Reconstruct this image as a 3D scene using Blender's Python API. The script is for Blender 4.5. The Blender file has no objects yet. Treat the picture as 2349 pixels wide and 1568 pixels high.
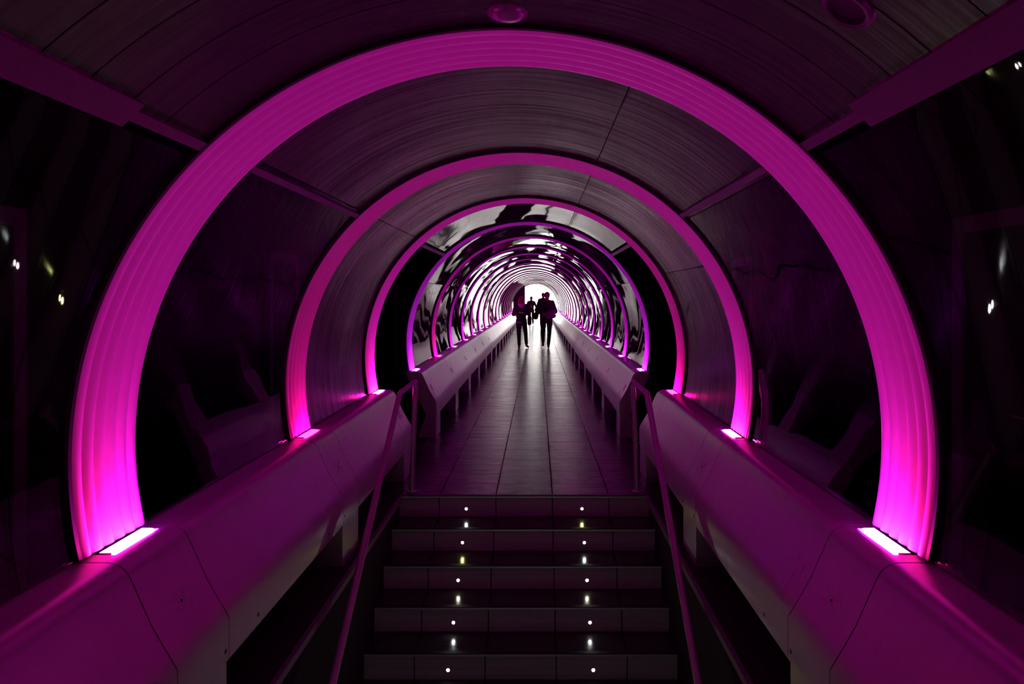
import bpy, bmesh, math, random
from mathutils import Vector, Matrix
random.seed(7)
sc = bpy.context.scene
C = sc.collection
PI = math.pi

# ------------------------------------------------------------------ camera
F_PX, IMG_W, IMG_H = 1620.0, 2349.0, 1568.0
VPX, VPY = 1233.0, 681.0
CAMX, CAMZ = 0.11, 1.63
cam_d = bpy.data.cameras.new('camera'); cam = bpy.data.objects.new('camera', cam_d); C.objects.link(cam)
cam_d.sensor_fit = 'HORIZONTAL'; cam_d.sensor_width = 36.0
cam_d.lens = 36.0 * F_PX / IMG_W
cam_d.shift_x = -(VPX - IMG_W / 2) / IMG_W
cam_d.shift_y = -(IMG_H / 2 - VPY) / IMG_W
cam_d.clip_start = 0.02; cam_d.clip_end = 400
cam.location = (CAMX, 0, CAMZ); cam.rotation_euler = (PI / 2, 0, 0)
sc.camera = cam

# ------------------------------------------------------------------ daylight at the far end, exposure
SKY = 11.0
LED = 160.0
STEP_LED = 42.0
STEP_LED_NEAR = 85.0
w = bpy.data.worlds.new('world'); sc.world = w; w.use_nodes = True
w.node_tree.nodes['Background'].inputs[0].default_value = (1.0, 0.985, 0.95, 1)
w.node_tree.nodes['Background'].inputs[1].default_value = SKY
sc.view_settings.view_transform = 'Standard'; sc.view_settings.look = 'None'
sc.view_settings.exposure = 0.0; sc.view_settings.gamma = 1.0
sc.view_settings.use_curve_mapping = False
cy = sc.cycles
cy.max_bounces = 7; cy.glossy_bounces = 6; cy.diffuse_bounces = 2; cy.transmission_bounces = 4
cy.transparent_max_bounces = 16; cy.sample_clamp_indirect = 3.5
cy.use_adaptive_sampling = True; cy.adaptive_threshold = 0.035; cy.adaptive_min_samples = 20
cy.caustics_reflective = True; cy.caustics_refractive = False; cy.blur_glossy = 0.6

# ------------------------------------------------------------------ materials
def nodes_of(name):
    m = bpy.data.materials.new(name); m.use_nodes = True
    return m, m.node_tree.nodes, m.node_tree.links

def set_in(node, **kw):
    for k, v in kw.items():
        node.inputs[k.replace('_', ' ')].default_value = v

_plain = {}
def plain(name, col, rough=0.5, metal=0.0, ior=1.5, noise=0.0, nscale=20.0, bump=0.0):
    if name in _plain: return _plain[name]
    m, N, L = nodes_of(name)
    b = N['Principled BSDF']
    set_in(b, Base_Color=(*col, 1), Roughness=rough, Metallic=metal, IOR=ior)
    if noise or bump:
        g = N.new('ShaderNodeNewGeometry'); t = N.new('ShaderNodeTexNoise')
        set_in(t, Scale=nscale, Detail=1.0); L.new(g.outputs['Position'], t.inputs['Vector'])
        if noise:
            mx = N.new('ShaderNodeMix'); mx.data_type = 'RGBA'
            mx.inputs[6].default_value = (*[c * (1 - noise) for c in col], 1)
            mx.inputs[7].default_value = (*[min(1, c * (1 + noise)) for c in col], 1)
            L.new(t.outputs['Fac'], mx.inputs[0]); L.new(mx.outputs[2], b.inputs['Base Color'])
        if bump:
            bp = N.new('ShaderNodeBump'); set_in(bp, Strength=bump, Distance=0.01)
            L.new(t.outputs['Fac'], bp.inputs['Height']); L.new(bp.outputs[0], b.inputs['Normal'])
    _plain[name] = m
    return m

def emitter(col, strength):
    key = ('emit', tuple(col), strength)
    if key in _plain: return _plain[key]
    m, N, L = nodes_of('led_light')
    N.remove(N['Principled BSDF'])
    e = N.new('ShaderNodeEmission'); e.inputs[0].default_value = (*col, 1); e.inputs[1].default_value = strength
    L.new(e.outputs[0], N['Material Output'].inputs[0])
    _plain[key] = m
    return m

def math_node(N, L, op, a, b=None):
    n = N.new('ShaderNodeMath'); n.operation = op
    for i, v in enumerate((a, b)):
        if v is None: continue
        if isinstance(v, (int, float)): n.inputs[i].default_value = v
        else: L.new(v, n.inputs[i])
    return n.outputs[0]

ZC = 1.09     # height of the tunnel axis above the upper floor
def ring_coords(N, L, ka, ky):
    """vector (angle round the tunnel, distance along it), stretched"""
    g = N.new('ShaderNodeNewGeometry'); s = N.new('ShaderNodeSeparateXYZ'); L.new(g.outputs['Position'], s.inputs[0])
    zz = math_node(N, L, 'SUBTRACT', s.outputs[2], ZC)
    an = math_node(N, L, 'ARCTAN2', zz, s.outputs[0])
    c = N.new('ShaderNodeCombineXYZ')
    L.new(math_node(N, L, 'MULTIPLY', an, ka), c.inputs[0])
    L.new(math_node(N, L, 'MULTIPLY', s.outputs[1], ky), c.inputs[1])
    return g, c.outputs[0]

def wavy_normal(N, L, streak, wave):
    if not streak:
        g = N.new('ShaderNodeNewGeometry'); t2 = N.new('ShaderNodeTexNoise'); set_in(t2, Scale=1.7, Detail=1.0, Roughness=0.45)
        L.new(g.outputs['Position'], t2.inputs['Vector'])
        b1 = N.new('ShaderNodeBump'); set_in(b1, Strength=wave, Distance=0.05); L.new(t2.outputs['Fac'], b1.inputs['Height'])
        return t2, b1.outputs[0]
    g, v = ring_coords(N, L, 1.2, 34.0)
    t = N.new('ShaderNodeTexNoise'); set_in(t, Scale=1.0, Detail=6.0, Roughness=0.7); L.new(v, t.inputs['Vector'])
    t2 = N.new('ShaderNodeTexNoise'); set_in(t2, Scale=1.7, Detail=1.0, Roughness=0.45)
    L.new(g.outputs['Position'], t2.inputs['Vector'])
    b1 = N.new('ShaderNodeBump'); set_in(b1, Strength=wave, Distance=0.05); L.new(t2.outputs['Fac'], b1.inputs['Height'])
    b2 = N.new('ShaderNodeBump'); set_in(b2, Strength=streak, Distance=0.004); L.new(t.outputs['Fac'], b2.inputs['Height'])
    L.new(b1.outputs[0], b2.inputs['Normal'])
    return t, b2.outputs[0]

def make_brushed_mat():
    m, N, L = nodes_of('brushed_metal_panel')
    N.remove(N['Principled BSDF'])
    t, nrm = wavy_normal(N, L, 0.2, 0.20)
    q = N.new('ShaderNodeMapRange'); set_in(q, From_Min=0.34, From_Max=0.6, To_Min=0.25, To_Max=1.2); L.new(t.outputs['Fac'], q.inputs[0])
    vm = N.new('ShaderNodeVectorMath'); vm.operation = 'SCALE'; vm.inputs[0].default_value = (0.50, 0.39, 0.47)
    L.new(q.outputs[0], vm.inputs['Scale'])
    gl = N.new('ShaderNodeBsdfGlossy'); L.new(vm.outputs[0], gl.inputs['Color']); L.new(nrm, gl.inputs['Normal'])
    r = N.new('ShaderNodeMapRange'); set_in(r, From_Min=0.3, From_Max=0.7, To_Min=0.25, To_Max=0.13)
    L.new(t.outputs['Fac'], r.inputs[0]); L.new(r.outputs[0], gl.inputs['Roughness'])
    df = N.new('ShaderNodeBsdfDiffuse'); df.inputs['Color'].default_value = (0.10, 0.07, 0.095, 1)
    mx = N.new('ShaderNodeMixShader'); mx.inputs[0].default_value = 0.8; L.new(df.outputs[0], mx.inputs[1]); L.new(gl.outputs[0], mx.inputs[2])
    L.new(mx.outputs[0], N['Material Output'].inputs[0])
    return m

def make_polished_mat():
    m, N, L = nodes_of('polished_metal_panel')
    N.remove(N['Principled BSDF'])
    g = N.new('ShaderNodeNewGeometry'); t = N.new('ShaderNodeTexNoise'); set_in(t, Scale=0.95, Detail=1.0, Roughness=0.4)
    L.new(g.outputs['Position'], t.inputs['Vector'])
    bp = N.new('ShaderNodeBump'); set_in(bp, Strength=0.15, Distance=0.05); L.new(t.outputs['Fac'], bp.inputs['Height'])
    gl = N.new('ShaderNodeBsdfGlossy'); gl.inputs['Color'].default_value = (0.54, 0.52, 0.53, 1); gl.inputs['Roughness'].default_value = 0.02
    L.new(bp.outputs[0], gl.inputs['Normal'])
    df = N.new('ShaderNodeBsdfDiffuse'); df.inputs['Color'].default_value = (0.1, 0.095, 0.1, 1)
    mx = N.new('ShaderNodeMixShader'); mx.inputs[0].default_value = 0.9; L.new(df.outputs[0], mx.inputs[1]); L.new(gl.outputs[0], mx.inputs[2])
    L.new(mx.outputs[0], N['Material Output'].inputs[0])
    return m

def make_glass_mat():
    m, N, L = nodes_of('smoked_curved_glass')
    N.remove(N['Principled BSDF'])
    t, nrm = wavy_normal(N, L, 0, 0.06)
    lw = N.new('ShaderNodeLayerWeight'); lw.inputs[0].default_value = 0.5; L.new(nrm, lw.inputs['Normal'])
    p = math_node(N, L, 'POWER', lw.outputs['Facing'], 2.6)
    f = math_node(N, L, 'ADD', math_node(N, L, 'MULTIPLY', p, 0.9), 0.05)
    tr = N.new('ShaderNodeBsdfTransparent'); tr.inputs[0].default_value = (0.72, 0.68, 0.74, 1)
    gl = N.new('ShaderNodeBsdfGlossy'); gl.inputs['Color'].default_value = (0.95, 0.95, 0.95, 1)
    gl.inputs['Roughness'].default_value = 0.012; L.new(nrm, gl.inputs['Normal'])
    mx = N.new('ShaderNodeMixShader'); L.new(f, mx.inputs[0]); L.new(tr.outputs[0], mx.inputs[1]); L.new(gl.outputs[0], mx.inputs[2])
    L.new(mx.outputs[0], N['Material Output'].inputs[0])
    return m

def make_tile_mat(name, col, r0, r1):
    m, N, L = nodes_of(name)
    b = N['Principled BSDF']; set_in(b, IOR=1.55)
    g = N.new('ShaderNodeNewGeometry'); mp = N.new('ShaderNodeMapping'); mp.inputs['Scale'].default_value = (1.2, 42.0, 42.0)
    L.new(g.outputs['Position'], mp.inputs[0])
    t = N.new('ShaderNodeTexNoise'); set_in(t, Scale=1.0, Detail=5.0, Roughness=0.65); L.new(mp.outputs[0], t.inputs['Vector'])
    mx = N.new('ShaderNodeMix'); mx.data_type = 'RGBA'
    mx.inputs[6].default_value = (*[c * 0.55 for c in col], 1); mx.inputs[7].default_value = (*[c * 1.45 for c in col], 1)
    L.new(t.outputs['Fac'], mx.inputs[0]); L.new(mx.outputs[2], b.inputs['Base Color'])
    r = N.new('ShaderNodeMapRange'); set_in(r, From_Min=0.3, From_Max=0.7, To_Min=r0, To_Max=r1)
    L.new(t.outputs['Fac'], r.inputs[0]); L.new(r.outputs[0], b.inputs['Roughness'])
    bp = N.new('ShaderNodeBump'); set_in(bp, Strength=0.12, Distance=0.003); L.new(t.outputs['Fac'], bp.inputs['Height'])
    L.new(bp.outputs[0], b.inputs['Normal'])
    return m

def make_ledge_mat():
    m, N, L = nodes_of('satin_metal_ledge')
    b = N['Principled BSDF']; set_in(b, Metallic=0.5, IOR=1.5)
    g = N.new('ShaderNodeNewGeometry'); mp = N.new('ShaderNodeMapping'); mp.inputs['Scale'].default_value = (1.5, 14.0, 1.5)
    L.new(g.outputs['Position'], mp.inputs[0])
    t = N.new('ShaderNodeTexNoise'); set_in(t, Scale=1.0, Detail=5.0, Roughness=0.6, Distortion=0.3); L.new(mp.outputs[0], t.inputs['Vector'])
    mx = N.new('ShaderNodeMix'); mx.data_type = 'RGBA'
    mx.inputs[6].default_value = (0.68, 0.60, 0.67, 1); mx.inputs[7].default_value = (0.82, 0.73, 0.81, 1)
    L.new(t.outputs['Fac'], mx.inputs[0]); L.new(mx.outputs[2], b.inputs['Base Color'])
    r = N.new('ShaderNodeMapRange'); set_in(r, From_Min=0.3, From_Max=0.7, To_Min=0.27, To_Max=0.38)
    L.new(t.outputs['Fac'], r.inputs[0]); L.new(r.outputs[0], b.inputs['Roughness'])
    return m

M_CEIL = make_brushed_mat()
M_POL = make_polished_mat()
M_GLASS = make_glass_mat()
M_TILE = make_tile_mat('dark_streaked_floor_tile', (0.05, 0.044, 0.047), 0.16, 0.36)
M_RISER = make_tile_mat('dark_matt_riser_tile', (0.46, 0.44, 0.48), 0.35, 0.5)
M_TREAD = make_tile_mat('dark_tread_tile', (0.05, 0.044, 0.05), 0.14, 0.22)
M_LEDGE = make_ledge_mat()
M_BAND = plain('fluted_pinkish_plastic', (0.80, 0.56, 0.74), 0.32, noise=0.05, nscale=30)
M_BLACK = plain('black_rubber', (0.006, 0.006, 0.007), 0.6, noise=0.3)
M_CONC = plain('dark_concrete', (0.016, 0.014, 0.016), 0.8, noise=0.3, nscale=6, bump=0.1)
M_WALL = plain('dark_painted_wall', (0.012, 0.011, 0.012), 0.7, noise=0.25, nscale=9)
M_ALU = plain('brushed_aluminium', (0.75, 0.75, 0.77), 0.42, 0.8, noise=0.1, nscale=60)
M_STEEL = plain('painted_steel_rail', (0.6, 0.55, 0.6), 0.35, 0.3, noise=0.08, nscale=40)
M_FRAME = plain('pale_door_frame', (0.22, 0.20, 0.23), 0.45, noise=0.1, nscale=12)
M_JAMB = plain('white_door_frame', (0.7, 0.66, 0.7), 0.45, noise=0.06, nscale=12)
M_RAILBAR = plain('dark_glazing_rail', (0.06, 0.055, 0.06), 0.45, noise=0.15)
M_DOOR = plain('dark_door_leaf', (0.02, 0.018, 0.02), 0.5, noise=0.2, nscale=10)
M_SKIRT = plain('grey_skirting', (0.04, 0.038, 0.04), 0.6, noise=0.2, nscale=10)
M_SCREW = plain('dark_screw', (0.02, 0.02, 0.02), 0.45, 0.6, noise=0.2)
M_GROOVE = plain('grille_slot_rim', (0.8, 0.75, 0.8), 0.25, 0.2, noise=0.1)

# ------------------------------------------------------------------ mesh helpers
class MB:
    def __init__(s): s.v = []; s.f = []; s.smooth = []
    def add(s, vs, fs, smooth=False):
        o = len(s.v); s.v += [tuple(p) for p in vs]; s.f += [tuple(i + o for i in f) for f in fs]; s.smooth += [smooth] * len(fs)
    def box(s, x0, x1, y0, y1, z0, z1):
        s.add([(x0, y0, z0), (x1, y0, z0), (x1, y1, z0), (x0, y1, z0), (x0, y0, z1), (x1, y0, z1), (x1, y1, z1), (x0, y1, z1)],
              [(0, 3, 2, 1), (4, 5, 6, 7), (0, 1, 5, 4), (1, 2, 6, 5), (2, 3, 7, 6), (3, 0, 4, 7)])
    def chamfer_box(s, x0, x1, y0, y1, z0, z1, c):
        """box with its top edges chamfered"""
        s.add([(x0, y0, z0), (x1, y0, z0), (x1, y1, z0), (x0, y1, z0), (x0, y0, z1 - c), (x1, y0, z1 - c), (x1, y1, z1 - c), (x0, y1, z1 - c),
               (x0 + c, y0 + c, z1), (x1 - c, y0 + c, z1), (x1 - c, y1 - c, z1), (x0 + c, y1 - c, z1)],
              [(0, 3, 2, 1), (0, 1, 5, 4), (1, 2, 6, 5), (2, 3, 7, 6), (3, 0, 4, 7), (4, 5, 9, 8), (5, 6, 10, 9), (6, 7, 11, 10), (7, 4, 8, 11), (8, 9, 10, 11)])
    def prism_y(s, prof, y0, y1):
        n = len(prof)
        s.add([(x, y0, z) for x, z in prof] + [(x, y1, z) for x, z in prof],
              [tuple(range(n)), tuple(range(2 * n - 1, n - 1, -1))] + [(i, i + n, (i + 1) % n + n, (i + 1) % n) for i in range(n)])
    def arc(s, prof, a0, a1, n, closed_ends=True, smooth=True):
        """closed profile of (r, y) swept round the tunnel axis"""
        k = len(prof); vs = []
        for i in range(n + 1):
            a = math.radians(a0 + (a1 - a0) * i / n); ca, sa = math.cos(a), math.sin(a)
            vs += [(r * ca, y, ZC + r * sa) for r, y in prof]
        fs = [(i * k + j, i * k + (j + 1) % k, (i + 1) * k + (j + 1) % k, (i + 1) * k + j) for i in range(n) for j in range(k)]
        s.add(vs, fs, smooth)
        if closed_ends:
            o = len(s.v) - len(vs)
            s.f += [tuple(o + j for j in range(k)), tuple(o + n * k + j for j in range(k - 1, -1, -1))]; s.smooth += [False, False]
    def tube(s, pts, r, n=12, cap=True):
        pts = [Vector(p) for p in pts]; rs = r if isinstance(r, (list, tuple)) else [r] * len(pts)
        vs = []; up = None
        for i, p in enumerate(pts):
            d = (pts[min(i + 1, len(pts) - 1)] - pts[max(i - 1, 0)]).normalized()
            if up is None:
                up = d.cross(Vector((0.3, 0.2, 1))) if abs(d.z) < 0.95 else d.cross(Vector((1, 0, 0.1)))
            up = (up - d * up.dot(d)).normalized(); sd = d.cross(up)
            vs += [p + (up * math.cos(2 * PI * j / n) + sd * math.sin(2 * PI * j / n)) * rs[i] for j in range(n)]
        fs = [(i * n + j, i * n + (j + 1) % n, (i + 1) * n + (j + 1) % n, (i + 1) * n + j) for i in range(len(pts) - 1) for j in range(n)]
        s.add(vs, fs, True)
        if cap:
            o = len(s.v) - len(vs); m = (len(pts) - 1) * n
            s.f += [tuple(o + j for j in range(n)), tuple(o + m + j for j in range(n - 1, -1, -1))]; s.smooth += [False, False]
    def lathe(s, prof, centre, axis='z', n=24):
        """(r, h) profile turned about an axis through centre"""
        k = len(prof); cx, cy_, cz = centre; vs = []
        for i in range(n):
            a = 2 * PI * i / n; ca, sa = math.cos(a), math.sin(a)
            for r, h in prof:
                if axis == 'z': vs.append((cx + r * ca, cy_ + r * sa, cz + h))
                else: vs.append((cx + r * ca, cy_ + h, cz + r * sa))
        s.add(vs, [(i * k + j, i * k + j + 1, ((i + 1) % n) * k + j + 1, ((i + 1) % n) * k + j) for i in range(n) for j in range(k - 1)], True)
    def mesh(s, name, mat=None, recalc=True):
        me = bpy.data.meshes.new(name); me.from_pydata(s.v, [], s.f); me.validate()
        if len(me.polygons) == len(s.smooth): me.polygons.foreach_set('use_smooth', s.smooth)
        if recalc:
            bm = bmesh.new(); bm.from_mesh(me); bmesh.ops.remove_doubles(bm, verts=bm.verts, dist=1e-6)
            bmesh.ops.recalc_face_normals(bm, faces=bm.faces); bm.to_mesh(me); bm.free()
        me.set_sharp_from_angle(angle=math.radians(32))
        if mat: me.materials.append(mat)
        return me
    def build(s, name, mat, parent=None): return link(name, s.mesh(name, mat), parent)

def link(name, me, parent=None, loc=None):
    o = bpy.data.objects.new(name, me); C.objects.link(o)
    if parent is not None: o.parent = parent
    if loc is not None: o.location = loc
    return o
def tag(o, label, cat=None, group=None, kind=None):
    o['label'] = label
    if cat: o['category'] = cat
    if group: o['group'] = group
    if kind: o['kind'] = kind
    return o
def empty(name, loc=(0, 0, 0)):
    o = bpy.data.objects.new(name, None); C.objects.link(o); o.location = loc; o.empty_display_size = 0.1
    return o
ORD = ['first', 'second', 'third', 'fourth', 'fifth', 'sixth', 'seventh', 'eighth', 'ninth', 'tenth', 'eleventh', 'twelfth', 'thirteenth',
       'fourteenth', 'fifteenth', 'sixteenth', 'seventeenth', 'eighteenth', 'nineteenth', 'twentieth', 'twenty-first', 'twenty-second', 'twenty-third', 'twenty-fourth']

# ------------------------------------------------------------------ layout
R = 1.41                      # inner radius of the light arches
PITCH = 1.964; Y0 = 2.30      # first arch in view
BAND = 0.39
NR = 24                       # arches in view; one more stands behind the lens
def rib_y(i): return Y0 + PITCH * i
Y_NEAR, Y_END = -2.4, rib_y(23) + 0.8
WX = 2.4                      # outer side walls
STEP_T, STEP_R, NSTEP = 0.295, 0.175, 7
Y_TOP = 5.80                  # top nosing of the stairs
Z_LOW = -STEP_R * NSTEP
Y_TOP2 = 0.25                 # top nosing of the flight under the camera
SX = 1.03                     # half width of the stairs

# ------------------------------------------------------------------ outer shell of the building
def struct(o, label): return tag(o, label, kind='structure')
b = MB(); b.box(-WX - .15, -WX, Y_NEAR - .2, Y_END + .2, -1.4, 3.3); wall_left = struct(b.build('wall_left', M_WALL), 'dark side wall with doors beyond the left glass')
b = MB(); b.box(WX, WX + .15, Y_NEAR - .2, Y_END + .2, -1.4, 3.3); wall_right = struct(b.build('wall_right', M_WALL), 'dark side wall beyond the right glass')
b = MB(); b.box(-WX - .15, WX + .15, Y_NEAR - .35, Y_NEAR - .2, -1.4, 3.3); struct(b.build('wall_back', M_WALL), 'dark wall behind the viewpoint')
b = MB(); b.box(-WX - .15, WX + .15, Y_NEAR - .35, Y_END + .2, 3.3, 3.45); struct(b.build('ceiling', M_WALL), 'dark building roof above the tunnel')
# end wall with the arched way out
b = MB()
n = 40; pts = []
for i in range(n + 1):
    a = math.radians(-13 + 206 * i / n); pts.append((1.46 * math.cos(a), ZC + 1.46 * math.sin(a), math.cos(a), math.sin(a)))
vs = []
for x, z, ca, sa in pts:
    k = min(2.5 / max(abs(ca), 1e-6), (2.3 if sa > 0 else 0.5) / max(abs(sa), 1e-6))
    vs += [(x, Y_END, z), (ca * k, Y_END, ZC + sa * k), (x, Y_END + .2, z), (ca * k, Y_END + .2, ZC + sa * k)]
fs = []
for i in range(n):
    o = 4 * i; fs += [(o, o + 1, o + 5, o + 4), (o + 2, o + 6, o + 7, o + 3), (o, o + 4, o + 6, o + 2), (o + 1, o + 3, o + 7, o + 5)]
b.add(vs, fs)
for sx in (-1, 1): b.box(min(sx * 1.03, sx * 2.5), max(sx * 1.03, sx * 2.5), Y_END, Y_END + .2, -1.3, 0.78)
struct(b.build('wall_end', M_WALL), 'end wall around the bright arched way out')

# floor: slab pieces with the stairwell left open, tiles on top
b = MB()
for sx in (-1, 1):
    b.box(min(sx * SX, sx * WX), max(sx * SX, sx * WX), Y_NEAR - .2, Y_END + .2, -1.4, -0.012)
b.box(-SX, SX, Y_TOP + 0.02, Y_END + .2, -1.4, -0.012)
b.box(-SX, SX, Y_NEAR - .2, Y_TOP + 0.02, -1.4, Z_LOW)
b.box(-SX, SX, Y_NEAR - .2, Y_TOP2 - 0.02, Z_LOW, -0.012)
floor = struct(b.build('floor', M_CONC), 'dark floor of streaked tiles running to the far exit')
TW = 0.465; J = 0.004
COLS = [-2.5 * TW, -1.5 * TW, -.5 * TW, .5 * TW, 1.5 * TW, 2.5 * TW]
rows = [(Y_TOP + .012, 6.17)]
y = 6.17
while y < Y_END + .2: rows.append((y, min(y + .455, Y_END + .2))); y += .455
first_t = MB(); std_t = MB()
first_t.chamfer_box(-TW / 2 + J, TW / 2 - J, 0, rows[0][1] - rows[0][0] - J, -.012, 0, .0015)
std_t.chamfer_box(-TW / 2 + J, TW / 2 - J, .0025, .455 - .0025, -.012, 0, .0015)
m_first, m_std = first_t.mesh('tile', M_TILE), std_t.mesh('tile', M_TILE)
far = MB()
for k, (ya, yb) in enumerate(rows):
    for c in range(5):
        xc = (COLS[c] + COLS[c + 1]) / 2
        off = 0.0 if k == 0 else (0.0, .455 / 2)[c % 2] * 0
        if k < 60: link('tile', m_first if k == 0 else m_std, floor, (xc, ya + off, 0))
        else: far.chamfer_box(COLS[c] + J, COLS[c + 1] - J, ya + J, yb - J, -.012, 0, .0015)
tag(far.build('far_tiles', M_TILE, floor), 'far floor tiles towards the exit', kind='stuff')
# ledge top beside the stairwell and its metal edge
for sx, nm in ((-1, 'left'), (1, 'right')):
    b = MB(); b.box(min(sx * 1.0, sx * 1.5), max(sx * 1.0, sx * 1.5), Y_NEAR, Y_TOP + .01, -.012, 0)
    if sx < 0: lt = b.build('ledge_strip', M_CONC, floor)
    else: b.build('ledge_strip', M_CONC, floor)
    b = MB(); b.prism_y([(sx * .995, -.035), (sx * .995, .002), (sx * 1.02, .002), (sx * 1.02, -.001), (sx * .999, -.001), (sx * .999, -.035)], Y_NEAR, Y_TOP + .01)
    tr = b.build('trim_%d' % (1 if sx < 0 else 2), M_FRAME)
    struct(tr, 'thin metal edge along the %s side of the stairwell' % nm)

# skirting and doors in the outer walls
for sx, nm in ((-1, 'left'), (1, 'right')):
    b = MB(); b.prism_y([(sx * WX, 0), (sx * (WX - .025), 0), (sx * (WX - .025), .37), (sx * (WX - .012), .39), (sx * WX, .39)], Y_NEAR, Y_END)
    struct(b.build('baseboard_' + nm, M_SKIRT), 'tall grey skirting along the %s outer wall' % nm)
door_spots = [(-1, 2.58, 3.39), (-1, 6.47, 7.25), (-1, 12.35, 13.14), (1, 7.35, 8.12), (1, 3.0, 3.8), (1, 14.4, 15.2)]
door_lab = ['door at the far left edge of the picture', 'door seen through the left glass beyond the first arch', 'door in the dark opening behind the left handrail',
            'door seen through the right glass beyond the first arch', 'door at the far right beyond the nearest glass', 'door in the dark opening behind the right handrail']
for k, (sx, ya, yb) in enumerate(door_spots):
    d = empty('door_%d' % (k + 1), (sx * WX, (ya + yb) / 2, 0)); struct(d, 'pale framed ' + door_lab[k])
    h = 2.05; fw = .085; hw = (yb - ya) / 2
    f0 = MB()
    def wx(t): return -sx * t
    def bxs(mb, t0, t1, *r): mb.box(min(wx(t0), wx(t1)), max(wx(t0), wx(t1)), *r)
    bxs(f0, .0, .06, -hw, -hw + fw, 0, h); bxs(f0, .0, .06, hw - fw, hw, 0, h); bxs(f0, .0, .06, -hw + fw, hw - fw, h - fw, h)
    f0.build('door_frame', M_JAMB, d)
    l0 = MB(); bxs(l0, .027, .045, -hw + fw, hw - fw, .0, h - fw); bxs(l0, .045, .049, -hw + fw + .12, hw - fw - .12, 1.0, 1.85); bxs(l0, .045, .049, -hw + fw + .12, hw - fw - .12, .3, .85)
    leaf = l0.build('door_leaf', M_DOOR, d)
    hd = MB(); hd.tube([(wx(.03), -hw + fw + .07, 1.08), (wx(.09), -hw + fw + .07, 1.08), (wx(.09), -hw + fw + .18, 1.08)], .011, 8)
    hd.build('handle', M_ALU, leaf)

# ------------------------------------------------------------------ tunnel lining: ceiling panels and curved side panes
RP, TP = 1.427, 0.012
vault = empty('ceiling_vault', (0, 0, 0)); struct(vault, 'curved brushed and polished metal lining panels of the tunnel')
glaz_l = empty('window_1', (0, 0, 0)); struct(glaz_l, 'curved smoked glass panes along the near left side')
glaz_r = empty('window_2', (0, 0, 0)); struct(glaz_r, 'curved smoked glass panes along the near right side')
def panel(a0, a1, y0, y1, mat, parent, name):
    g = 0.0025; da = math.degrees(g / RP)
    b = MB(); b.arc([(RP, y0 + g), (RP + TP, y0 + g), (RP + TP, y1 - g), (RP, y1 - g)], a0 + da, a1 - da, max(4, int((a1 - a0) / 2.5)))
    o = b.build(name, mat, parent); return o
# split profile with flat ends: keep end faces sharp
def bay(ya, yb, al, ar, sides=True, crown=True, M_CEIL=M_CEIL, glass=True):
    """al / ar: joint angles up from the horizontal on the left and right"""
    ms = []
    if crown:
        panel(ar, 71, ya, yb, M_CEIL, vault, 'ceiling_panel'); panel(71, 180 - al, ya, yb, M_CEIL, vault, 'ceiling_panel')
    else:
        panel(ar, 180 - al, ya, yb, M_CEIL, vault, 'ceiling_panel')
    if sides:
        if glass:
            panel(-12.95, ar, ya, yb, M_GLASS, glaz_r, 'pane'); panel(180 - al, 192.95, ya, yb, M_GLASS, glaz_l, 'pane')
        else:
            panel(-12.95, ar, ya, yb, M_CEIL, vault, 'side_panel'); panel(180 - al, 192.95, ya, yb, M_CEIL, vault, 'side_panel')
cuts = [Y_NEAR, -1.63, .336, 1.32, 1.51, 1.68, 1.86, 2.05, 2.30]
for ya, yb in zip(cuts[:-1], cuts[1:]):
    panel(46, 134, ya, yb, M_CEIL, vault, 'ceiling_panel')
for ya, yb in ((Y_NEAR, .336), (.336, 1.51), (1.51, 2.05), (2.05, 2.30)):
    panel(-12.95, 44.5, ya, yb, M_GLASS, glaz_r, 'pane'); panel(135.5, 192.95, ya, yb, M_GLASS, glaz_l, 'pane')
bay(rib_y(0), rib_y(1), 48, 45)
bay(rib_y(1), rib_y(2), 48, 31.5, glass=False)
bay(rib_y(2), rib_y(3), 48, 48, sides=False, M_CEIL=M_POL)
for sx in (0, 1):   # panes hidden behind the third arch band itself
    panel(-12.95, 48, rib_y(2), rib_y(2) + BAND, M_GLASS, glaz_r, 'pane') if sx else panel(132, 192.95, rib_y(2), rib_y(2) + BAND, M_GLASS, glaz_l, 'pane')
# further bays share their meshes
def arc_mesh(a0, a1, y1, mat, name):
    g = 0.0025; da = math.degrees(g / RP); b = MB()
    b.arc([(RP, g), (RP + TP, g), (RP + TP, y1 - g), (RP, y1 - g)], a0 + da, a1 - da, max(4, int((a1 - a0) / 2.5)))
    return b.mesh(name, mat)
mc1, mc2 = arc_mesh(30, 71, PITCH, M_POL, 'ceiling_panel'), arc_mesh(71, 150, PITCH, M_POL, 'ceiling_panel')
mgl, mgr = arc_mesh(150, 192.95, PITCH, M_POL, 'side_panel'), arc_mesh(-12.95, 30, PITCH, M_POL, 'side_panel')
for i in range(3, NR):
    yy = rib_y(i)
    if i == NR - 1:
        panel(30, 71, yy, Y_END, M_POL, vault, 'ceiling_panel'); panel(71, 150, yy, Y_END, M_POL, vault, 'ceiling_panel')
        panel(-12.95, 30, yy, Y_END, M_POL, vault, 'side_panel'); panel(150, 192.95, yy, Y_END, M_POL, vault, 'side_panel'); continue
    link('ceiling_panel', mc1, vault, (0, yy, 0)); link('ceiling_panel', mc2, vault, (0, yy, 0))
    link('side_panel', mgr, vault, (0, yy, 0))
    if i != 19: link('side_panel', mgl, vault, (0, yy, 0))
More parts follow.
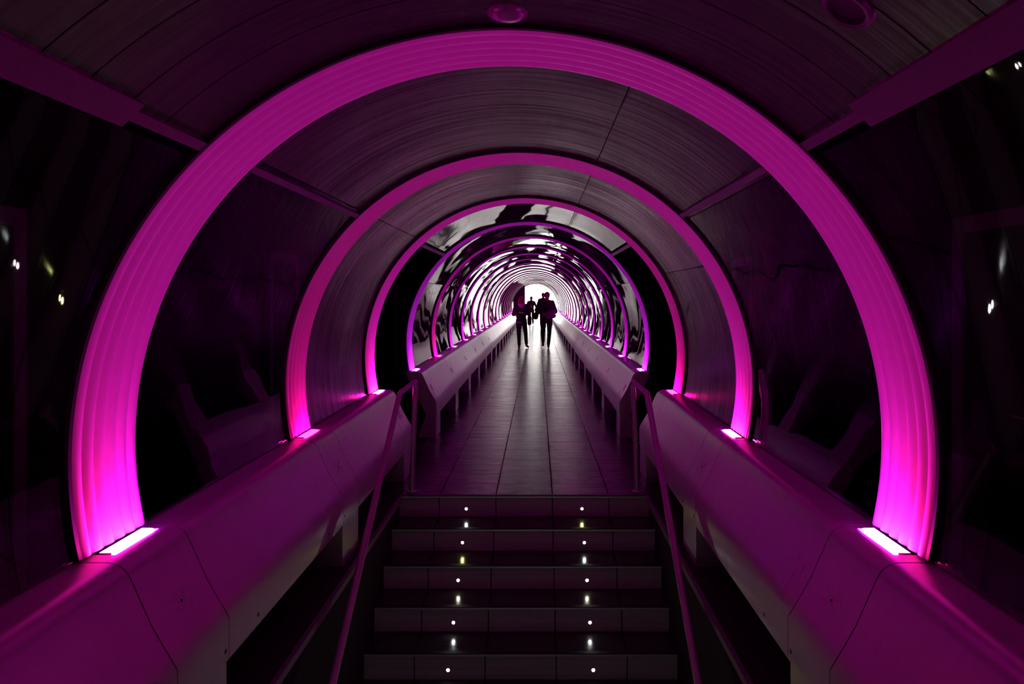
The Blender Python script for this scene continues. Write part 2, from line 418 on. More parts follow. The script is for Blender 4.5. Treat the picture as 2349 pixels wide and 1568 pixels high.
# glazing rails at the head of the side panes
def rail_bar(sx, ya, yb, width, idx, label):
    a = math.radians(46.5 if sx > 0 else 133.5); da = width / 2 / 1.425
    b = MB(); prof = []
    for r, t in ((1.412, -da), (1.412, da), (1.4265, da), (1.4265, -da)):
        prof.append((r * math.cos(a + t), ZC + r * math.sin(a + t)))
    b.prism_y(prof, ya, yb)
    struct(b.build('trim_%d' % idx, M_RAILBAR), label)
k = 3
for sx, nm in ((-1, 'left'), (1, 'right')):
    rail_bar(sx, Y_NEAR, 1.89, .085, k, 'wide glazing rail high on the %s beside the first arch' % nm); k += 1
    rail_bar(sx, 1.89, rib_y(0), .035, k, 'narrow glazing rail high on the %s ending at the first arch' % nm); k += 1
    rail_bar(sx, rib_y(0) + BAND, rib_y(1), .03, k, 'narrow glazing rail high on the %s between first and second arches' % nm); k += 1
    rail_bar(sx, rib_y(2) + BAND, rib_y(3), .035, k, 'pale head rail over the %s opening behind the handrail' % nm); k += 1

# ------------------------------------------------------------------ light arches
def arch_meshes():
    prof = []; nf = 6; ns = 6
    for f in range(nf):
        for j in range(ns + (1 if f == nf - 1 else 0)):
            t = j / ns; y = (f + t) * (BAND - .006) / nf + .006
            prof.append((R + 0.011 * (2 * t - 1) ** 2, y))
    prof += [(1.4235, BAND), (1.4235, .006)]
    b = MB(); b.arc(prof, -13.0, 193.0, 110); band = b.mesh('band', M_BAND)
    b = MB(); b.arc([(R + .001, -.012), (R + .001, .006), (1.4265, .006), (1.4265, -.012)], -12.9, 192.9, 110); gas = b.mesh('gasket', M_BLACK)
    return band, gas
m_band, m_gas = arch_meshes()
def make_arch(i):
    e = empty('light_arch', (0, rib_y(i), 0))
    lab = 'glowing magenta fluted arch behind the viewpoint' if i < 0 else 'glowing magenta fluted arch, %s one counted from the near end' % ORD[i]
    tag(e, lab, 'light arch', 'light arches along the tunnel')
    link('band', m_band, e); link('gasket', m_gas, e)
for i in range(-1, NR): make_arch(i)

# ------------------------------------------------------------------ side ledges: short lamp pedestals and long sections
def prof_full(s):
    p = [(-1.42, .765), (-1.29, .765), (-1.268, .762), (-1.248, .753), (-1.23, .738), (-1.216, .715), (-1.182, .638), (-1.147, .56), (-1.105, .487), (-1.062, .415),
         (-1.062, .256), (-1.18, .256), (-1.40, .70)]
    return [(-s * x, z) for x, z in p]
def prof_slot(s):
    p = [(-1.415, .735), (-1.306, .735), (-1.306, .765)] + [(-1.29, .765), (-1.268, .762), (-1.248, .753), (-1.23, .738), (-1.216, .715), (-1.182, .638), (-1.147, .56), (-1.105, .487), (-1.062, .415),
         (-1.062, .256), (-1.18, .256), (-1.40, .70)]
    return [(-s * x, z) for x, z in p]
SLEN = 0.385
def pedestal_meshes(s):
    g = .003
    b = MB(); b.prism_y(prof_full(s), g, .07); b.prism_y(prof_slot(s), .07, .34); b.prism_y(prof_full(s), .34, SLEN - g)
    body = b.mesh('body', M_LEDGE, recalc=False)
    bm = bmesh.new(); bm.from_mesh(body); bmesh.ops.recalc_face_normals(bm, faces=bm.faces); bm.to_mesh(body); bm.free()
    b = MB(); b.prism_y([(s * 1.068, .256), (s * 1.185, .256), (s * 1.275, 0), (s * 1.068, 0)], g, SLEN - .01); leg = b.mesh('leg', M_LEDGE)
    # loudspeaker slots: arcs of raised rims round a centre hole on the sloping face
    c = Vector((s * 1.1465, SLEN / 2, .56)); e1 = Vector((0, 1, 0)); e2 = Vector((s * (1.182 - 1.105), 0, .638 - .487)).normalized(); nn = e1.cross(e2); nn *= -1 if nn.x * s > 0 else 1
    b = MB()
    for rr in (.018, .033, .048, .063):
        for q in range(4):
            a0 = q * PI / 2 + .25; a1 = a0 + PI / 2 - .5
            b.tube([c + nn * .0005 + e1 * rr * math.cos(a0 + (a1 - a0) * t / 8) + e2 * rr * math.sin(a0 + (a1 - a0) * t / 8) for t in range(9)], .0016, 6)
    grille = b.mesh('speaker_grille', M_GROOVE)
    b = MB(); b.tube([c - nn * .002, c + nn * .0012], .006, 10); hole = b.mesh('centre_screw', M_SCREW)
    b = MB(); b.lathe([(0, -.006), (.011, -.006), (.011, -.001), (.008, .0), (0, 0)], (0, 0, 0), 'y', 6)
    # lathe about y -> turn to face the passage
    screw = b.mesh('screw', M_SCREW); screw.transform(Matrix.Rotation(s * PI / 2, 4, 'Z'))
    return body, leg, grille, hole, screw
def led_mesh(s, kind):
    """one LED cell; the outer cells have a rounded corner towards the passage"""
    L_ = .0855; r = .022; p = [(1.366, 0), (1.366, L_)]
    arc = [(r * (1 - math.cos(a)), r * (1 - math.sin(a))) for a in (0, PI / 8, PI / 4, 3 * PI / 8, PI / 2)]
    p += [(1.312 + dx, L_ - dy) for dx, dy in reversed(arc)] if kind == 2 else [(1.312, L_)]
    p += [(1.312 + dx, dy) for dx, dy in arc] if kind == 0 else [(1.312, 0)]
    n = len(p); b = MB()
    b.add([(s * x, y, z) for z in (0, .030) for x, y in p], [tuple(range(n)), tuple(range(2 * n - 1, n - 1, -1))] + [(i, (i + 1) % n, (i + 1) % n + n, i + n) for i in range(n)])
    return b.mesh('led')
PED = {s: pedestal_meshes(s) for s in (-1, 1)}
LEDM = {(s, q): led_mesh(s, q) for s in (-1, 1) for q in range(3)}
LONG = {}
for s in (-1, 1):
    b = MB(); b.prism_y(prof_full(s), .003, PITCH - SLEN - .003); LONG[s] = b.mesh('ledge_section', M_LEDGE)
TRAY = {}
for s in (-1, 1):
    b = MB(); x0, x1 = sorted((s * 1.308, s * 1.402)); b.box(x0, x1, .073, .337, .7355, .739); TRAY[s] = b.mesh('lamp_tray', M_BLACK)

MAG = [(1, .011, .30), (1, .011, .46), (.66, .011, 1)]
PNK = [(1, .003, .22), (1, .003, .30), (.9, .003, .45)]
VIO = [(.45, .011, 1), (.85, .011, .95), (.55, .011, 1)]
VMG = [(.7, .011, .8), (.9, .011, .8), (.6, .011, .9)]
lamp = {-1: ((MAG, .4), (MAG, .4)), 0: ((MAG, 1.0), (MAG, 1.0)), 1: ((PNK, .45), (MAG, .8)), 2: ((MAG, 1.05), (PNK, .55)), 3: ((VIO, .8), (VIO, .85)),
        4: ((PNK, .55), (VMG, .6)), 5: ((VMG, .6), (VMG, .8)), 6: ((VMG, .9), (VMG, .7)), 7: ((MAG, .8), (VMG, .8)), 8: ((VMG, .8), (VMG, .9))}
def led_mesh_copy(s, q, mat):
    key = (s, q, mat.name)
    if key not in _ledc:
        m = LEDM[s, q].copy(); m.materials.append(M_FRAME); m.materials.append(mat); _ledc[key] = m
        for p in m.polygons:                                    # the lens faces: top and passage side
            if p.normal.z > .9 or p.normal.x * s < -.3: p.material_index = 1
    return _ledc[key]
_ledc = {}
for i in range(-1, NR):
    for si, s in enumerate((-1, 1)):
        nm = 'left' if s < 0 else 'right'
        e = empty('lamp_pedestal', (0, rib_y(i), 0))
        which = 'behind the viewpoint' if i < 0 else 'under the %s arch from the near end' % ORD[i]
        tag(e, '%s ledge pedestal with uplight slot %s' % (nm, which), 'pedestal', 'lamp pedestals under the arches')
        body, leg, grille, hole, screw = PED[s]
        link('body', body, e); link('leg', leg, e)
        if i < 9:
            gr = link('speaker_grille', grille, e); link('centre_screw', hole, gr)
            for yy in (.03, .355): link('screw', screw, e, (s * 1.0612, yy, .298))
        tr = link('lamp_tray', TRAY[s], e)
        cols, st = lamp.get(i, ((MAG, .8), (MAG, .8)))[si]
        for c in range(3):
            link('led', led_mesh_copy(s, c, emitter(cols[c], LED * st)), tr, (0, .078 + c * .086, .739))
        # the long section that follows
        ya = rib_y(i) + SLEN
        if i in (2, NR - 1) or (i == 19 and s < 0): continue
        sec = link('ledge_section', LONG[s], None, (0, ya, 0))
        which = 'nearest the viewpoint' if i < 0 else 'between the %s and %s arches' % (ORD[i], ORD[i + 1])
        tag(sec, 'long %s satin metal ledge section %s' % (nm, which), 'ledge', 'long ledge sections')
        if i < 9:
            for yy in (.28, PITCH - SLEN - .29): link('screw', screw, sec, (s * 1.0612, yy, .298))

# ------------------------------------------------------------------ stairs
XS = [-SX, -1.5 * TW, -.5 * TW, .5 * TW, 1.5 * TW, SX]
def flight(name, label, ytop, d):
    """d = -1: descends towards the camera, +1: descends away from it"""
    st = empty(name, (0, ytop, 0)); struct(st, label)
    for k in range(NSTEP):
        zt = -STEP_R * k; y0 = d * STEP_T * k                       # riser k below nosing k
        lo, hi = sorted((y0 - d * .012 - d * 0, y0 - d * .3))
        if k > 0: pass
        b = MB(); core0, core1 = sorted((y0 - d * .013, y0 - d * (STEP_T + .0)))
        b.box(-SX, SX, core0, core1, Z_LOW, zt - .0135 - (0 if k else .0))
        step = b.build('step', M_CONC, st)
        for c in range(5):
            xa, xb = XS[c] + J, XS[c + 1] - J
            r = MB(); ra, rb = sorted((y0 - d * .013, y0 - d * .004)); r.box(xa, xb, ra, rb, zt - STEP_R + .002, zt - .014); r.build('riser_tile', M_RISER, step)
            if k > 0:
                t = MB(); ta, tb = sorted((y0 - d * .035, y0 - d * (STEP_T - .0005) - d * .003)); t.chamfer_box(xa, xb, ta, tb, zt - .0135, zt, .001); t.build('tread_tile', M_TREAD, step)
        nz = MB(); a, c_ = sorted((y0 + d * .004, y0 - d * .032)); nz.box(-SX + .004, SX - .004, a, c_, zt - .004, zt + .0015); nz.build('anti_slip_strip', M_BLACK, step)
        al = MB(); a, c_ = sorted((y0 + d * .006, y0 - d * .003)); al.box(-SX + .004, SX - .004, a, c_, zt - .016, zt - .004); al.build('nosing', M_ALU, step)
    return st
flight('staircase', 'dark tiled steps with small lights climbing to the passage', Y_TOP, -1)
flight('near_staircase', 'dark tiled steps descending from under the viewpoint', Y_TOP2, 1)
WHITE, YEL, WARM = (0.92, 1.0, 0.95), (0.85, 1.0, 0.30), (1.0, 0.97, 0.70)
tint = [(WHITE, YEL), (YEL, WHITE), (WARM, WARM), (WHITE, WHITE), (WHITE, YEL), (WHITE, WHITE), (WHITE, WHITE)]
b = MB(); b.lathe([(.0108, .003), (.0108, -.009), (.0125, -.0095), (.0145, -.008), (.0165, 0), (.0165, .004)], (0, 0, 0), 'y', 20); m_bez = b.mesh('bezel', M_ALU)
b = MB(); b.add([(.0105 * math.cos(2 * PI * q / 12), yy, .0105 * math.sin(2 * PI * q / 12)) for yy in (-.002, .003) for q in range(12)],
      [tuple(range(12)), tuple(range(23, 11, -1))] + [(q, (q + 1) % 12, (q + 1) % 12 + 12, q + 12) for q in range(12)]); m_lens = b.mesh('lens')
_x = bmesh.new(); _x.from_mesh(m_lens); bmesh.ops.dissolve_limit(_x, angle_limit=.02, verts=_x.verts, edges=_x.edges); _x.to_mesh(m_lens); _x.free()
row = ['top', 'second', 'third', 'fourth', 'fifth', 'sixth', 'bottom']
for fl, (ytop, d) in enumerate(((Y_TOP, -1), (Y_TOP2, 1))):
    for k in range(NSTEP):
        for si, s in enumerate((-1, 1)):
            if fl == 0 and k > 5: continue
            y = ytop + d * STEP_T * k - d * .0045
            e = empty('step_light', (s * .475, y, -STEP_R * k - .107))
            if d > 0: e.rotation_euler = (0, 0, PI)
            col = tint[k][si]
            cn = 'yellowish' if col is YEL else ('warm white' if col is WARM else 'white')
            tag(e, ('%s step light at the %s on the %s riser' % (cn, 'left' if s < 0 else 'right', row[k])) if fl == 0 else
                '%s step light at the %s on the %s riser under the viewpoint' % (cn, 'left' if s < 0 else 'right', row[k]), 'step light', 'step lights in the risers')
            link('bezel', m_bez, e)
            me = m_lens.copy(); me.materials.append(M_ALU); me.materials.append(emitter(col, STEP_LED if fl == 0 else STEP_LED_NEAR)); link('lens', me, e)
            min(me.polygons, key=lambda p: p.center.y + (9 if len(p.vertices) < 12 else 0)).material_index = 1

# ------------------------------------------------------------------ handrails
def smooth_path(pts, r=.05, n=6):
    out = [Vector(pts[0])]
    for a, p, c in zip(pts[:-2], pts[1:-1], pts[2:]):
        a, p, c = Vector(a), Vector(p), Vector(c)
        p0 = p + (a - p).normalized() * r; p1 = p + (c - p).normalized() * r
        for i in range(n + 1):
            t = i / n; out.append(p0 * (1 - t) ** 2 + p * 2 * t * (1 - t) + p1 * t * t)
    out.append(Vector(pts[-1])); return out
def handrail(s, label, dy=0.0, down=True):
    e = empty('handrail', (s * .95, 5.92 + dy, 0)); tag(e, label, 'handrail')
    o = Vector(e.location)
    P = lambda x, y, z: Vector((s * x, y + dy, z)) - o
    b = MB(); b.tube(smooth_path([P(.945, 5.92, .01), P(.91, 5.92, .925), P(.965, 5.52, .88), P(.91, 3.45, -.33), P(.905, 2.9, -.66), P(.905, 2.7, -.66)], .03), .022, 14)
    b.build('rail', M_STEEL, e)
    b = MB(); b.lathe([(0, 0.0005), (.045, .0005), (.045, .007), (.03, .011), (.024, .013), (.024, .02)], P(.945, 5.92, 0), 'z', 20); b.build('base_flange', M_STEEL, e)
    b = MB(); b.tube([P(.906, 2.86, -.66), P(.906, 2.86, Z_LOW)], .02, 12); b.build('lower_post', M_STEEL, e)
handrail(-1, 'left bent steel handrail descending beside the dark steps')
handrail(1, 'right bent steel handrail descending beside the dark steps')
e = empty('handrail', (.95, 40.9, 0)); tag(e, 'distant right handrail standing near the bright exit', 'handrail')
b = MB(); b.tube(smooth_path([(0, 0, .01), (-.02, 0, .92), (.0, -.9, .92), (.0, -.9, .01)], .05), .022, 10); b.build('rail', M_STEEL, e)
b = MB(); b.lathe([(0, .0005), (.045, .0005), (.045, .008), (.024, .012)], (0, 0, 0), 'z', 16); b.build('base_flange', M_STEEL, e)

# ------------------------------------------------------------------ ceiling fittings and the little box on the wall
M_OPAL = plain('unlit_opal_dome', (0.16, 0.14, 0.16), 0.3, noise=0.05)
e = empty('ceiling_dome', (.017, 2.205, ZC + 1.434)); tag(e, 'pale round dome fitting on the ceiling before the first arch', 'ceiling light')
b = MB(); b.lathe([(0, -.028), (.03, -.0265), (.052, -.02), (.065, -.009), (.068, 0)], (0, 0, 0), 'z', 32); b.build('dome', M_OPAL, e)
b = MB(); b.lathe([(.066, 0), (.068, -.007), (.076, -.008), (.079, .002)], (0, 0, 0), 'z', 32); b.build('rim', M_RAILBAR, e)
ang = math.radians(56); rr = RP - .001
e = empty('ceiling_downlight', (rr * math.cos(ang), 1.565, ZC + rr * math.sin(ang))); e.rotation_euler = (0, -(PI / 2 - ang) * -1, 0)
tag(e, 'dark ring shaped downlight at the top right edge', 'ceiling light')
b = MB(); b.lathe([(.045, 0), (.047, -.01), (.057, -.012), (.063, -.004), (.063, .004)], (0, 0, 0), 'z', 32); b.build('rim', M_RAILBAR, e)
b = MB(); b.lathe([(0, -.001), (.03, -.001), (.046, -.003), (.046, .003)], (0, 0, 0), 'z', 32); b.build('reflector', M_BLACK, e)
e = empty('wall_box', (WX, 6.05, 1.78)); tag(e, 'small pale control box on the right outer wall', 'control box')
b = MB(); b.box(-.045, 0, -.06, .06, 0, .21); b.build('housing', M_FRAME, e)
b = MB(); b.box(-.05, -.045, -.035, .035, .12, .18); b.build('cover', M_DOOR, e)

# ------------------------------------------------------------------ open door leaf and outside at the far end
d = empty('door_7', (-1.05, 43.6, 0)); struct(d, 'dark open door leaf with round sign left of the exit')
b = MB(); b.box(-.33, .37, 0, .05, .01, 2.55); leaf = b.build('door_leaf', M_DOOR, d)
b = MB(); b.box(.36, .385, -.01, .06, .01, 2.55); b.build('edge_strip', M_FRAME, leaf)
b = MB(); b.lathe([(0, -.006), (.085, -.006), (.09, 0), (.09, .004)], (-.05, 0, 1.95), 'y', 24); b.build('round_sign', M_BLACK, leaf)
b = MB(); b.lathe([(.05, -.009), (.062, -.009), (.062, -.004), (.05, -.004)], (-.05, 0, 1.95), 'y', 24); b.build('sign_ring', M_FRAME, leaf)
b = MB(); b.box(-.42, -.385, -.02, .07, .01, 2.3); b.build('door_post', M_FRAME, d)
M_PLAZA = plain('pale_paving', (0.5, 0.49, 0.47), 0.7, noise=0.15, nscale=2)
b = MB(); b.box(-60, 60, Y_END + .2, 200, -.3, -.012); struct(b.build('ground', M_PLAZA), 'pale paving outside the bright exit')
t = empty('glass_tower', (-2.2, 120, -.012)); tag(t, 'pale blue glass tower faintly seen in the bright exit', 'building')
b = MB(); b.box(-1.1, 1.1, 0, 4, 0, 3.2); b.build('wall', plain('pale_facade', (.6, .65, .7), .5, noise=.05), t)
M_PANE = plain('blue_window', (.25, .4, .5), .1, noise=.1)
b = MB(); b.box(-.22, .22, -.05, 0.02, 0, .5); mp_ = b.mesh('window', M_PANE)
for i in range(4):
    for j in range(5): link('window', mp_, t, (-.8 + i * .53, 0, .15 + j * .6))

# ------------------------------------------------------------------ people
def capsule(mb, p0, r0, p1, r1, n=12):
    p0, p1 = Vector(p0), Vector(p1); d = p1 - p0; L_ = d.length or 1e-4; d = d / L_
    pts, rs = [], []
    for t in (-1, -.85, -.5): pts.append(p0 + d * r0 * t); rs.append(max(r0 * math.sqrt(1 - t * t), r0 * .08))
    pts.append(p0); rs.append(r0); pts.append(p1); rs.append(r1)
    for t in (.5, .85, 1): pts.append(p1 + d * r1 * t); rs.append(max(r1 * math.sqrt(1 - t * t), r1 * .08))
    mb.tube(pts, rs, n)
def ellipsoid(mb, c, rx, ry, rz, n=16, k=10):
    vs, fs = [], []
    for i in range(k + 1):
        a = PI * (i + .02) / (k + .04)
        for j in range(n):
            b_ = 2 * PI * j / n; vs.append((c[0] + rx * math.sin(a) * math.cos(b_), c[1] + ry * math.sin(a) * math.sin(b_), c[2] + rz * math.cos(a)))
    for i in range(k):
        for j in range(n): fs.append((i * n + j, i * n + (j + 1) % n, (i + 1) * n + (j + 1) % n, (i + 1) * n + j))
    fs += [tuple(range(n)), tuple(range(k * n + n - 1, k * n - 1, -1))]
    mb.add(vs, fs, True)
def skin(name, mb, mat, parent, voxel=.009, it=4):
    me = mb.mesh(name); o = bpy.data.objects.new(name, me); C.objects.link(o)
    r = o.modifiers.new('r', 'REMESH'); r.mode = 'VOXEL'; r.voxel_size = voxel; r.use_smooth_shade = True
    s = o.modifiers.new('s', 'SMOOTH'); s.factor = .5; s.iterations = it
    bpy.context.view_layer.update()
    dg = bpy.context.evaluated_depsgraph_get(); ev = o.evaluated_get(dg)
    m2 = bpy.data.meshes.new_from_object(ev, depsgraph=dg); m2.name = name
    bpy.data.objects.remove(o); bpy.data.meshes.remove(me)
    m2.materials.clear(); m2.materials.append(mat)
    for p in m2.polygons: p.use_smooth = True
    return link(name, m2, parent)
M_SKIN = plain('skin', (.20, .11, .085), .5, noise=.06, nscale=30)
M_DARKCLOTH = plain('black_cloth', (.012, .012, .013), .85, noise=.3, nscale=60)
M_DENIM = plain('dark_trouser_cloth', (.014, .014, .017), .85, noise=.3, nscale=60)
M_OLIVE = plain('dark_olive_cloth', (.03, .028, .018), .85, noise=.3, nscale=60)
M_SCARF = plain('pale_scarf_wool', (.55, .5, .52), .9, noise=.2, nscale=50)
M_BLOND = plain('blond_hair', (.45, .30, .14), .5, noise=.3, nscale=80)
M_HAIR = plain('dark_hair', (.015, .011, .009), .5, noise=.3, nscale=80)
M_SHOE = plain('reddish_shoe', (.22, .06, .06), .5, noise=.2)
M_SHOE2 = plain('dark_shoe', (.02, .018, .018), .5, noise=.2)
M_PURPLE = plain('folded_jacket_cloth', (.10, .05, .13), .85, noise=.3, nscale=40)
M_EYE = plain('eye', (.6, .6, .6), .2, noise=.1)
M_PHONE = plain('phone_glass', (.02, .02, .025), .1, noise=.1)

def person(name_label, loc, H, pose, top_mat, leg_mat, shoe_mat, hair_mat, long_hair=False, bulky=1.0, voxel=.009, group=None, facing=0.0, jacket_hem=.90):
    """joints in a 1.80 m figure facing -y; pose gives elbow, wrist, knee and ankle for each side"""
    k = H / 1.80
    e = empty('person', loc); e.rotation_euler = (0, 0, facing); e.scale = (k, k, k)
    tag(e, name_label, 'person', group)
    body, top, legs = MB(), MB(), MB()
    hip = {s: Vector((s * .095, 0, .93)) for s in (-1, 1)}
    sho = {s: Vector((s * .185, 0, 1.455)) for s in (-1, 1)}
    # head: skull, jaw, nose, ears, neck
    hx, hy, hz = pose.get('head', (0, -.02, 1.668))
    for mbx in (body,):
        ellipsoid(mbx, (hx, hy + .01, hz + .022), .088, .104, .108); ellipsoid(mbx, (hx, hy - .03, hz - .055), .070, .070, .072)
        capsule(mbx, (hx, hy - .088, hz + .01), .009, (hx, hy - .102, hz - .022), .014)
        for s in (-1, 1): ellipsoid(mbx, (hx + s * .079, hy + .012, hz - .01), .010, .020, .030)
        capsule(mbx, (hx, hy + .02, hz - .06), .060, (0, .015, 1.46), .066)
        for s in (-1, 1): capsule(mbx, (hx * .5 + s * .03, .02, 1.535), .042, (s * .14, .01, 1.47), .05)
        capsule(mbx, (hx - .022, hy - .084, hz - .066), .009, (hx + .022, hy - .084, hz - .066), .009)
    # torso
    def torso(mbx, g, hem=None):
        ellipsoid(mbx, (0, 0, 1.30), .165 + g, .115 + g, .20 + g); ellipsoid(mbx, (0, -.005, 1.12), .145 + g, .108 + g, .18 + g)
        ellipsoid(mbx, (0, .005, .97), .160 + g, .115 + g, .14 + g)
        capsule(mbx, (-.14, 0, 1.425), .058 + g, (.14, 0, 1.425), .058 + g)
        if g:
            for s in (-1, 1): capsule(mbx, (s * .045, .025, 1.52), .036 + g * .6, (s * .15, .01, 1.455), .05 + g * .6)
    torso(body, 0); torso(top, .022 * bulky)
    for s in (-1, 1):
        el, wr = Vector(pose['elbow'][s]), Vector(pose['wrist'][s]); kn, an = Vector(pose['knee'][s]), Vector(pose['ankle'][s])
        capsule(body, sho[s], .052, el, .040); capsule(body, el, .040, wr, .027)
        g = .018 * bulky
        capsule(top, sho[s], .058 + g, el, .046 + g); capsule(top, el, .046 + g, el.lerp(wr, .88), .034 + g * .8)
        # hand: palm, four fingers, thumb
        dv = (wr - el).normalized(); inw = Vector((-s, -.2, 0)); inw = (inw - dv * inw.dot(dv)).normalized(); nn = dv.cross(inw)
        pc = wr + dv * .045
        for q in range(4): capsule(body, wr + inw * (.018 - q * .012) , .015, pc + dv * .03 + inw * (.03 - q * .02), .012)
        for q, ln in enumerate((.068, .076, .070, .055)):
            b0 = pc + dv * .035 + inw * (.03 - q * .02); m = b0 + dv * ln * .5 - nn * .006; t_ = m + dv * ln * .35 - nn * .022
            capsule(body, b0, .0095, m, .009, 8); capsule(body, m, .009, t_, .008, 8)
        t0 = wr + dv * .02 + inw * .028; t1 = t0 + dv * .035 + inw * .028; t2 = t1 + dv * .03 + inw * .006 - nn * .012
        capsule(body, t0, .013, t1, .011, 8); capsule(body, t1, .011, t2, .009, 8)
        # leg and foot
        capsule(body, hip[s], .082, kn, .052); capsule(body, kn, .052, kn.lerp(an, .35) + Vector((0, .018, 0)), .054); capsule(body, kn.lerp(an, .35) + Vector((0, .015, 0)), .053, an, .036)
        toe = Vector(pose['toe'][s]); capsule(body, an + Vector((0, .015, -.03)), .034, toe, .028)
        capsule(legs, hip[s] + Vector((0, 0, .02)), .10, kn, .072); capsule(legs, kn, .072, kn.lerp(an, .9), .058)
        sh = MB(); capsule(sh, an + Vector((0, .03, -.035)), .044, toe, .038); capsule(sh, an + Vector((0, .02, .02)), .042, an + Vector((0, .02, -.03)), .045)
        zmin = -.0
        skin('shoe', sh, shoe_mat, e, voxel, 2)
    ellipsoid(legs, (0, .005, .97), .168, .125, .12)
    skin('body', body, M_SKIN, e, voxel * .8, 2)
    skin('jacket', top, top_mat, e, voxel); skin('trousers', legs, leg_mat, e, voxel)
    hr = MB(); ellipsoid(hr, (hx, hy + .025, hz + .045), .095, .106, .102)
    if long_hair:
        for s in (-1, 1):
            capsule(hr, (hx + s * .072, hy + .02, hz + .03), .035, (hx + s * .092, hy + .01, hz - .14), .032)
        capsule(hr, (hx, hy + .07, hz), .07, (hx, hy + .08, hz - .17), .06)
    skin('hair', hr, hair_mat, e, voxel, 2)
    for s in (-1, 1):
        ev = MB(); ellipsoid(ev, (hx + s * .031, hy - .078, hz + .008), .011, .008, .008, 8, 6); ev.build('eye', M_EYE, e)
    return e

# woman reading her phone
pw = person('woman in black jacket and pale scarf holding a phone', (-.405, 22.6, 0), 1.66,
    dict(head=(0, -.05, 1.655), elbow={-1: (-.27, .02, 1.17), 1: (.27, .02, 1.17)}, wrist={-1: (-.09, -.24, 1.23), 1: (.09, -.24, 1.23)},
         knee={-1: (-.085, -.05, .50), 1: (.15, .02, .50)}, ankle={-1: (-.075, -.06, .085), 1: (.17, .10, .115)}, toe={-1: (-.085, -.22, .038), 1: (.235, -.02, .045)}),
    M_DARKCLOTH, M_DENIM, M_SHOE, M_BLOND, long_hair=True, bulky=1.35, group='people walking through the tunnel')
sf = MB()
for q in range(16):
    a, a2 = 2 * PI * q / 16, 2 * PI * (q + 1) / 16
    capsule(sf, (.092 * math.cos(a), -.02 + .085 * math.sin(a), 1.50 - .02 * math.sin(a)), .042, (.092 * math.cos(a2), -.02 + .085 * math.sin(a2), 1.50 - .02 * math.sin(a2)), .042, 8)
ellipsoid(sf, (0, -.10, 1.45), .085, .05, .065)
skin('scarf', sf, M_SCARF, pw)
hm = MB(); ellipsoid(hm, (-.05, .0, .885), .155, .135, .05); skin('shirt_hem', hm, M_SCARF, pw)
kw = 1.66 / 1.8
def tw(x, y, z): return (-.405 + x * kw, 22.6 + y * kw, z * kw)
ph = empty('phone', tw(0, -.325, 1.235)); tag(ph, 'dark mobile phone in the hands of the woman', 'phone'); ph.rotation_euler = (.9, 0, 0)
b = MB(); b.chamfer_box(-.075, .075, -.035, .035, -.005, .004, .002); b.build('case', M_PHONE, ph)
b = MB(); b.box(-.07, .07, -.031, .031, .004, .005); b.build('screen', emitter((.6, .3, .8), .08), ph)
bg = empty('shoulder_bag', tw(.28, .03, .80)); tag(bg, 'dark shoulder bag hanging at the side of the woman', 'bag')
b = MB(); ellipsoid(b, (0, 0, .17), .075, .13, .18); ellipsoid(b, (0, 0, .06), .07, .12, .08); skin('bag_body', b, M_DARKCLOTH, bg)
b = MB(); b.tube([(.02, -.09, .26), (.01, -.07, .42), (-.06, -.01, .625), (-.05, .06, .42), (.02, .09, .26)], .014, 8); b.build('strap', M_DARKCLOTH, bg)
b = MB(); b.lathe([(0, -.004), (.012, -.004), (.012, 0), (0, 0)], (-.02, -.132, .14), 'y', 12); b.build('buckle', M_ALU, bg)

# man carrying a folded jacket
pm = person('man in dark jumper carrying a folded jacket and a bag', (.39, 22.75, 0), 1.79,
    dict(head=(.03, -.03, 1.668), elbow={-1: (-.29, .03, 1.17), 1: (.29, .03, 1.17)}, wrist={-1: (-.13, -.22, 1.13), 1: (.10, -.25, 1.14)},
         knee={-1: (-.11, .06, .50), 1: (.10, -.08, .51)}, ankle={-1: (-.10, .20, .17), 1: (.07, -.04, .085)}, toe={-1: (-.105, .08, .07), 1: (.07, -.20, .038)}),
    M_DARKCLOTH, M_DENIM, M_SHOE, M_HAIR, bulky=1.9, group='people walking through the tunnel')
fj = MB(); capsule(fj, (-.08, -.20, 1.06), .07, (.20, -.21, 1.16), .085); capsule(fj, (.02, -.22, .99), .055, (.24, -.17, 1.03), .075); capsule(fj, (.12, -.20, 1.2), .05, (.26, -.10, 1.18), .06)
jo = empty('folded_jacket', (.39, 22.75, 0)); tag(jo, 'purple folded jacket over the arm of the man', 'jacket'); skin('cloth', fj, M_PURPLE, jo)
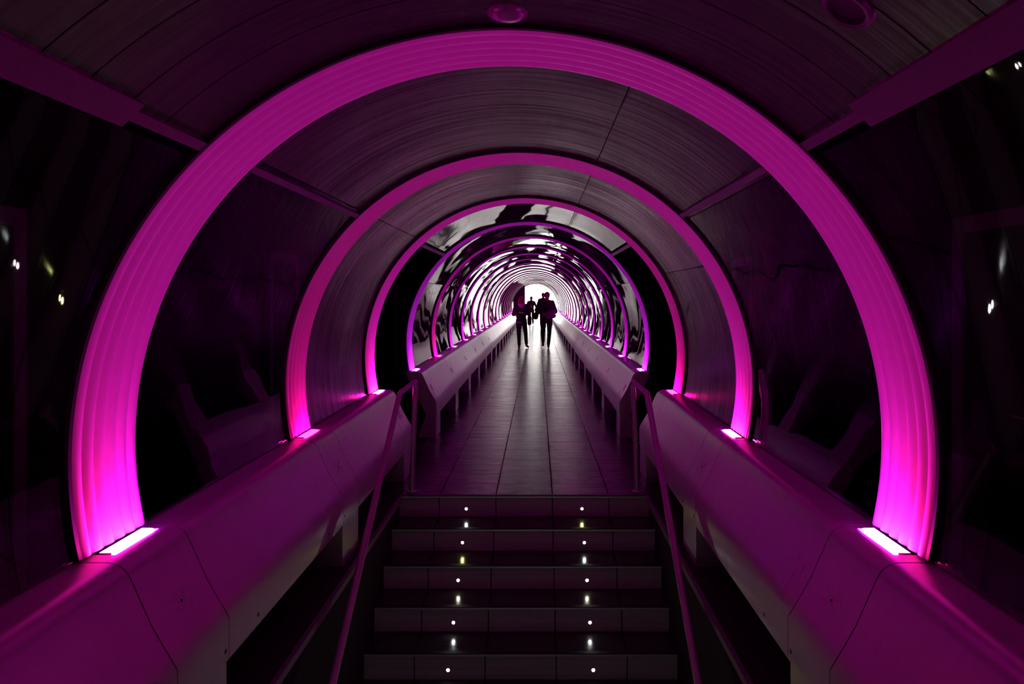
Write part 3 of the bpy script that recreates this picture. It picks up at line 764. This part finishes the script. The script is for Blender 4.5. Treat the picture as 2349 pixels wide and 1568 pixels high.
fc = MB(); capsule(fc, (-.06, -.275, 1.07), .012, (.20, -.30, 1.17), .012); fc.build('fold', M_PURPLE, jo)
mb_ = empty('duffel_bag', (.39 - .33, 22.82, .92)); tag(mb_, 'black bag carried at the hip of the man', 'bag')
b = MB(); capsule(b, (0.02, -.1, .30), .07, (0.02, .12, .30), .07); capsule(b, (0, -.12, .13), .095, (0, .15, .13), .095); ellipsoid(b, (-.01, 0, .06), .09, .2, .08); skin('bag_body', b, M_DARKCLOTH, mb_)
b = MB(); b.tube([(.02, -.12, .26), (.05, -.08, .42), (.14, -.02, .60), (.08, .08, .42), (.02, .14, .26)], .015, 8); b.build('strap', M_DARKCLOTH, mb_)

# two people farther back
pt = person('distant person in dark shirt walking beside the exit door', (-.25, 41.2, 0), 1.66,
    dict(elbow={-1: (-.29, .05, 1.18), 1: (.29, .05, 1.18)}, wrist={-1: (-.24, -.12, 1.02), 1: (.34, .02, .95)},
         knee={-1: (-.10, -.12, .52), 1: (.09, .04, .50)}, ankle={-1: (-.10, -.16, .085), 1: (.10, .24, .14)}, toe={-1: (-.11, -.32, .038), 1: (.10, .13, .05)}),
    M_OLIVE, M_DENIM, M_SHOE2, M_HAIR, bulky=1.0, voxel=.013, group='people walking through the tunnel')
b = MB(); b.tube([(-.05, -.12, 1.45), (-.01, -.165, 1.2), (.01, -.165, 1.2), (.05, -.12, 1.45)], .006, 6); b.box(-.035, .035, -.18, -.172, 1.08, 1.2); b.build('lanyard', M_SCARF, pt)
person('man in dark olive shirt half hidden behind the man in front', (.40, 36.0, 0), 1.84,
    dict(elbow={-1: (-.28, .04, 1.17), 1: (.28, .04, 1.17)}, wrist={-1: (-.25, -.08, .95), 1: (.25, -.08, .95)},
         knee={-1: (-.10, .04, .50), 1: (.09, -.10, .52)}, ankle={-1: (-.10, .22, .13), 1: (.09, -.12, .085)}, toe={-1: (-.10, .10, .05), 1: (.09, -.28, .038)}),
    M_OLIVE, M_DENIM, M_SHOE2, M_HAIR, bulky=1.2, voxel=.013, group='people walking through the tunnel')
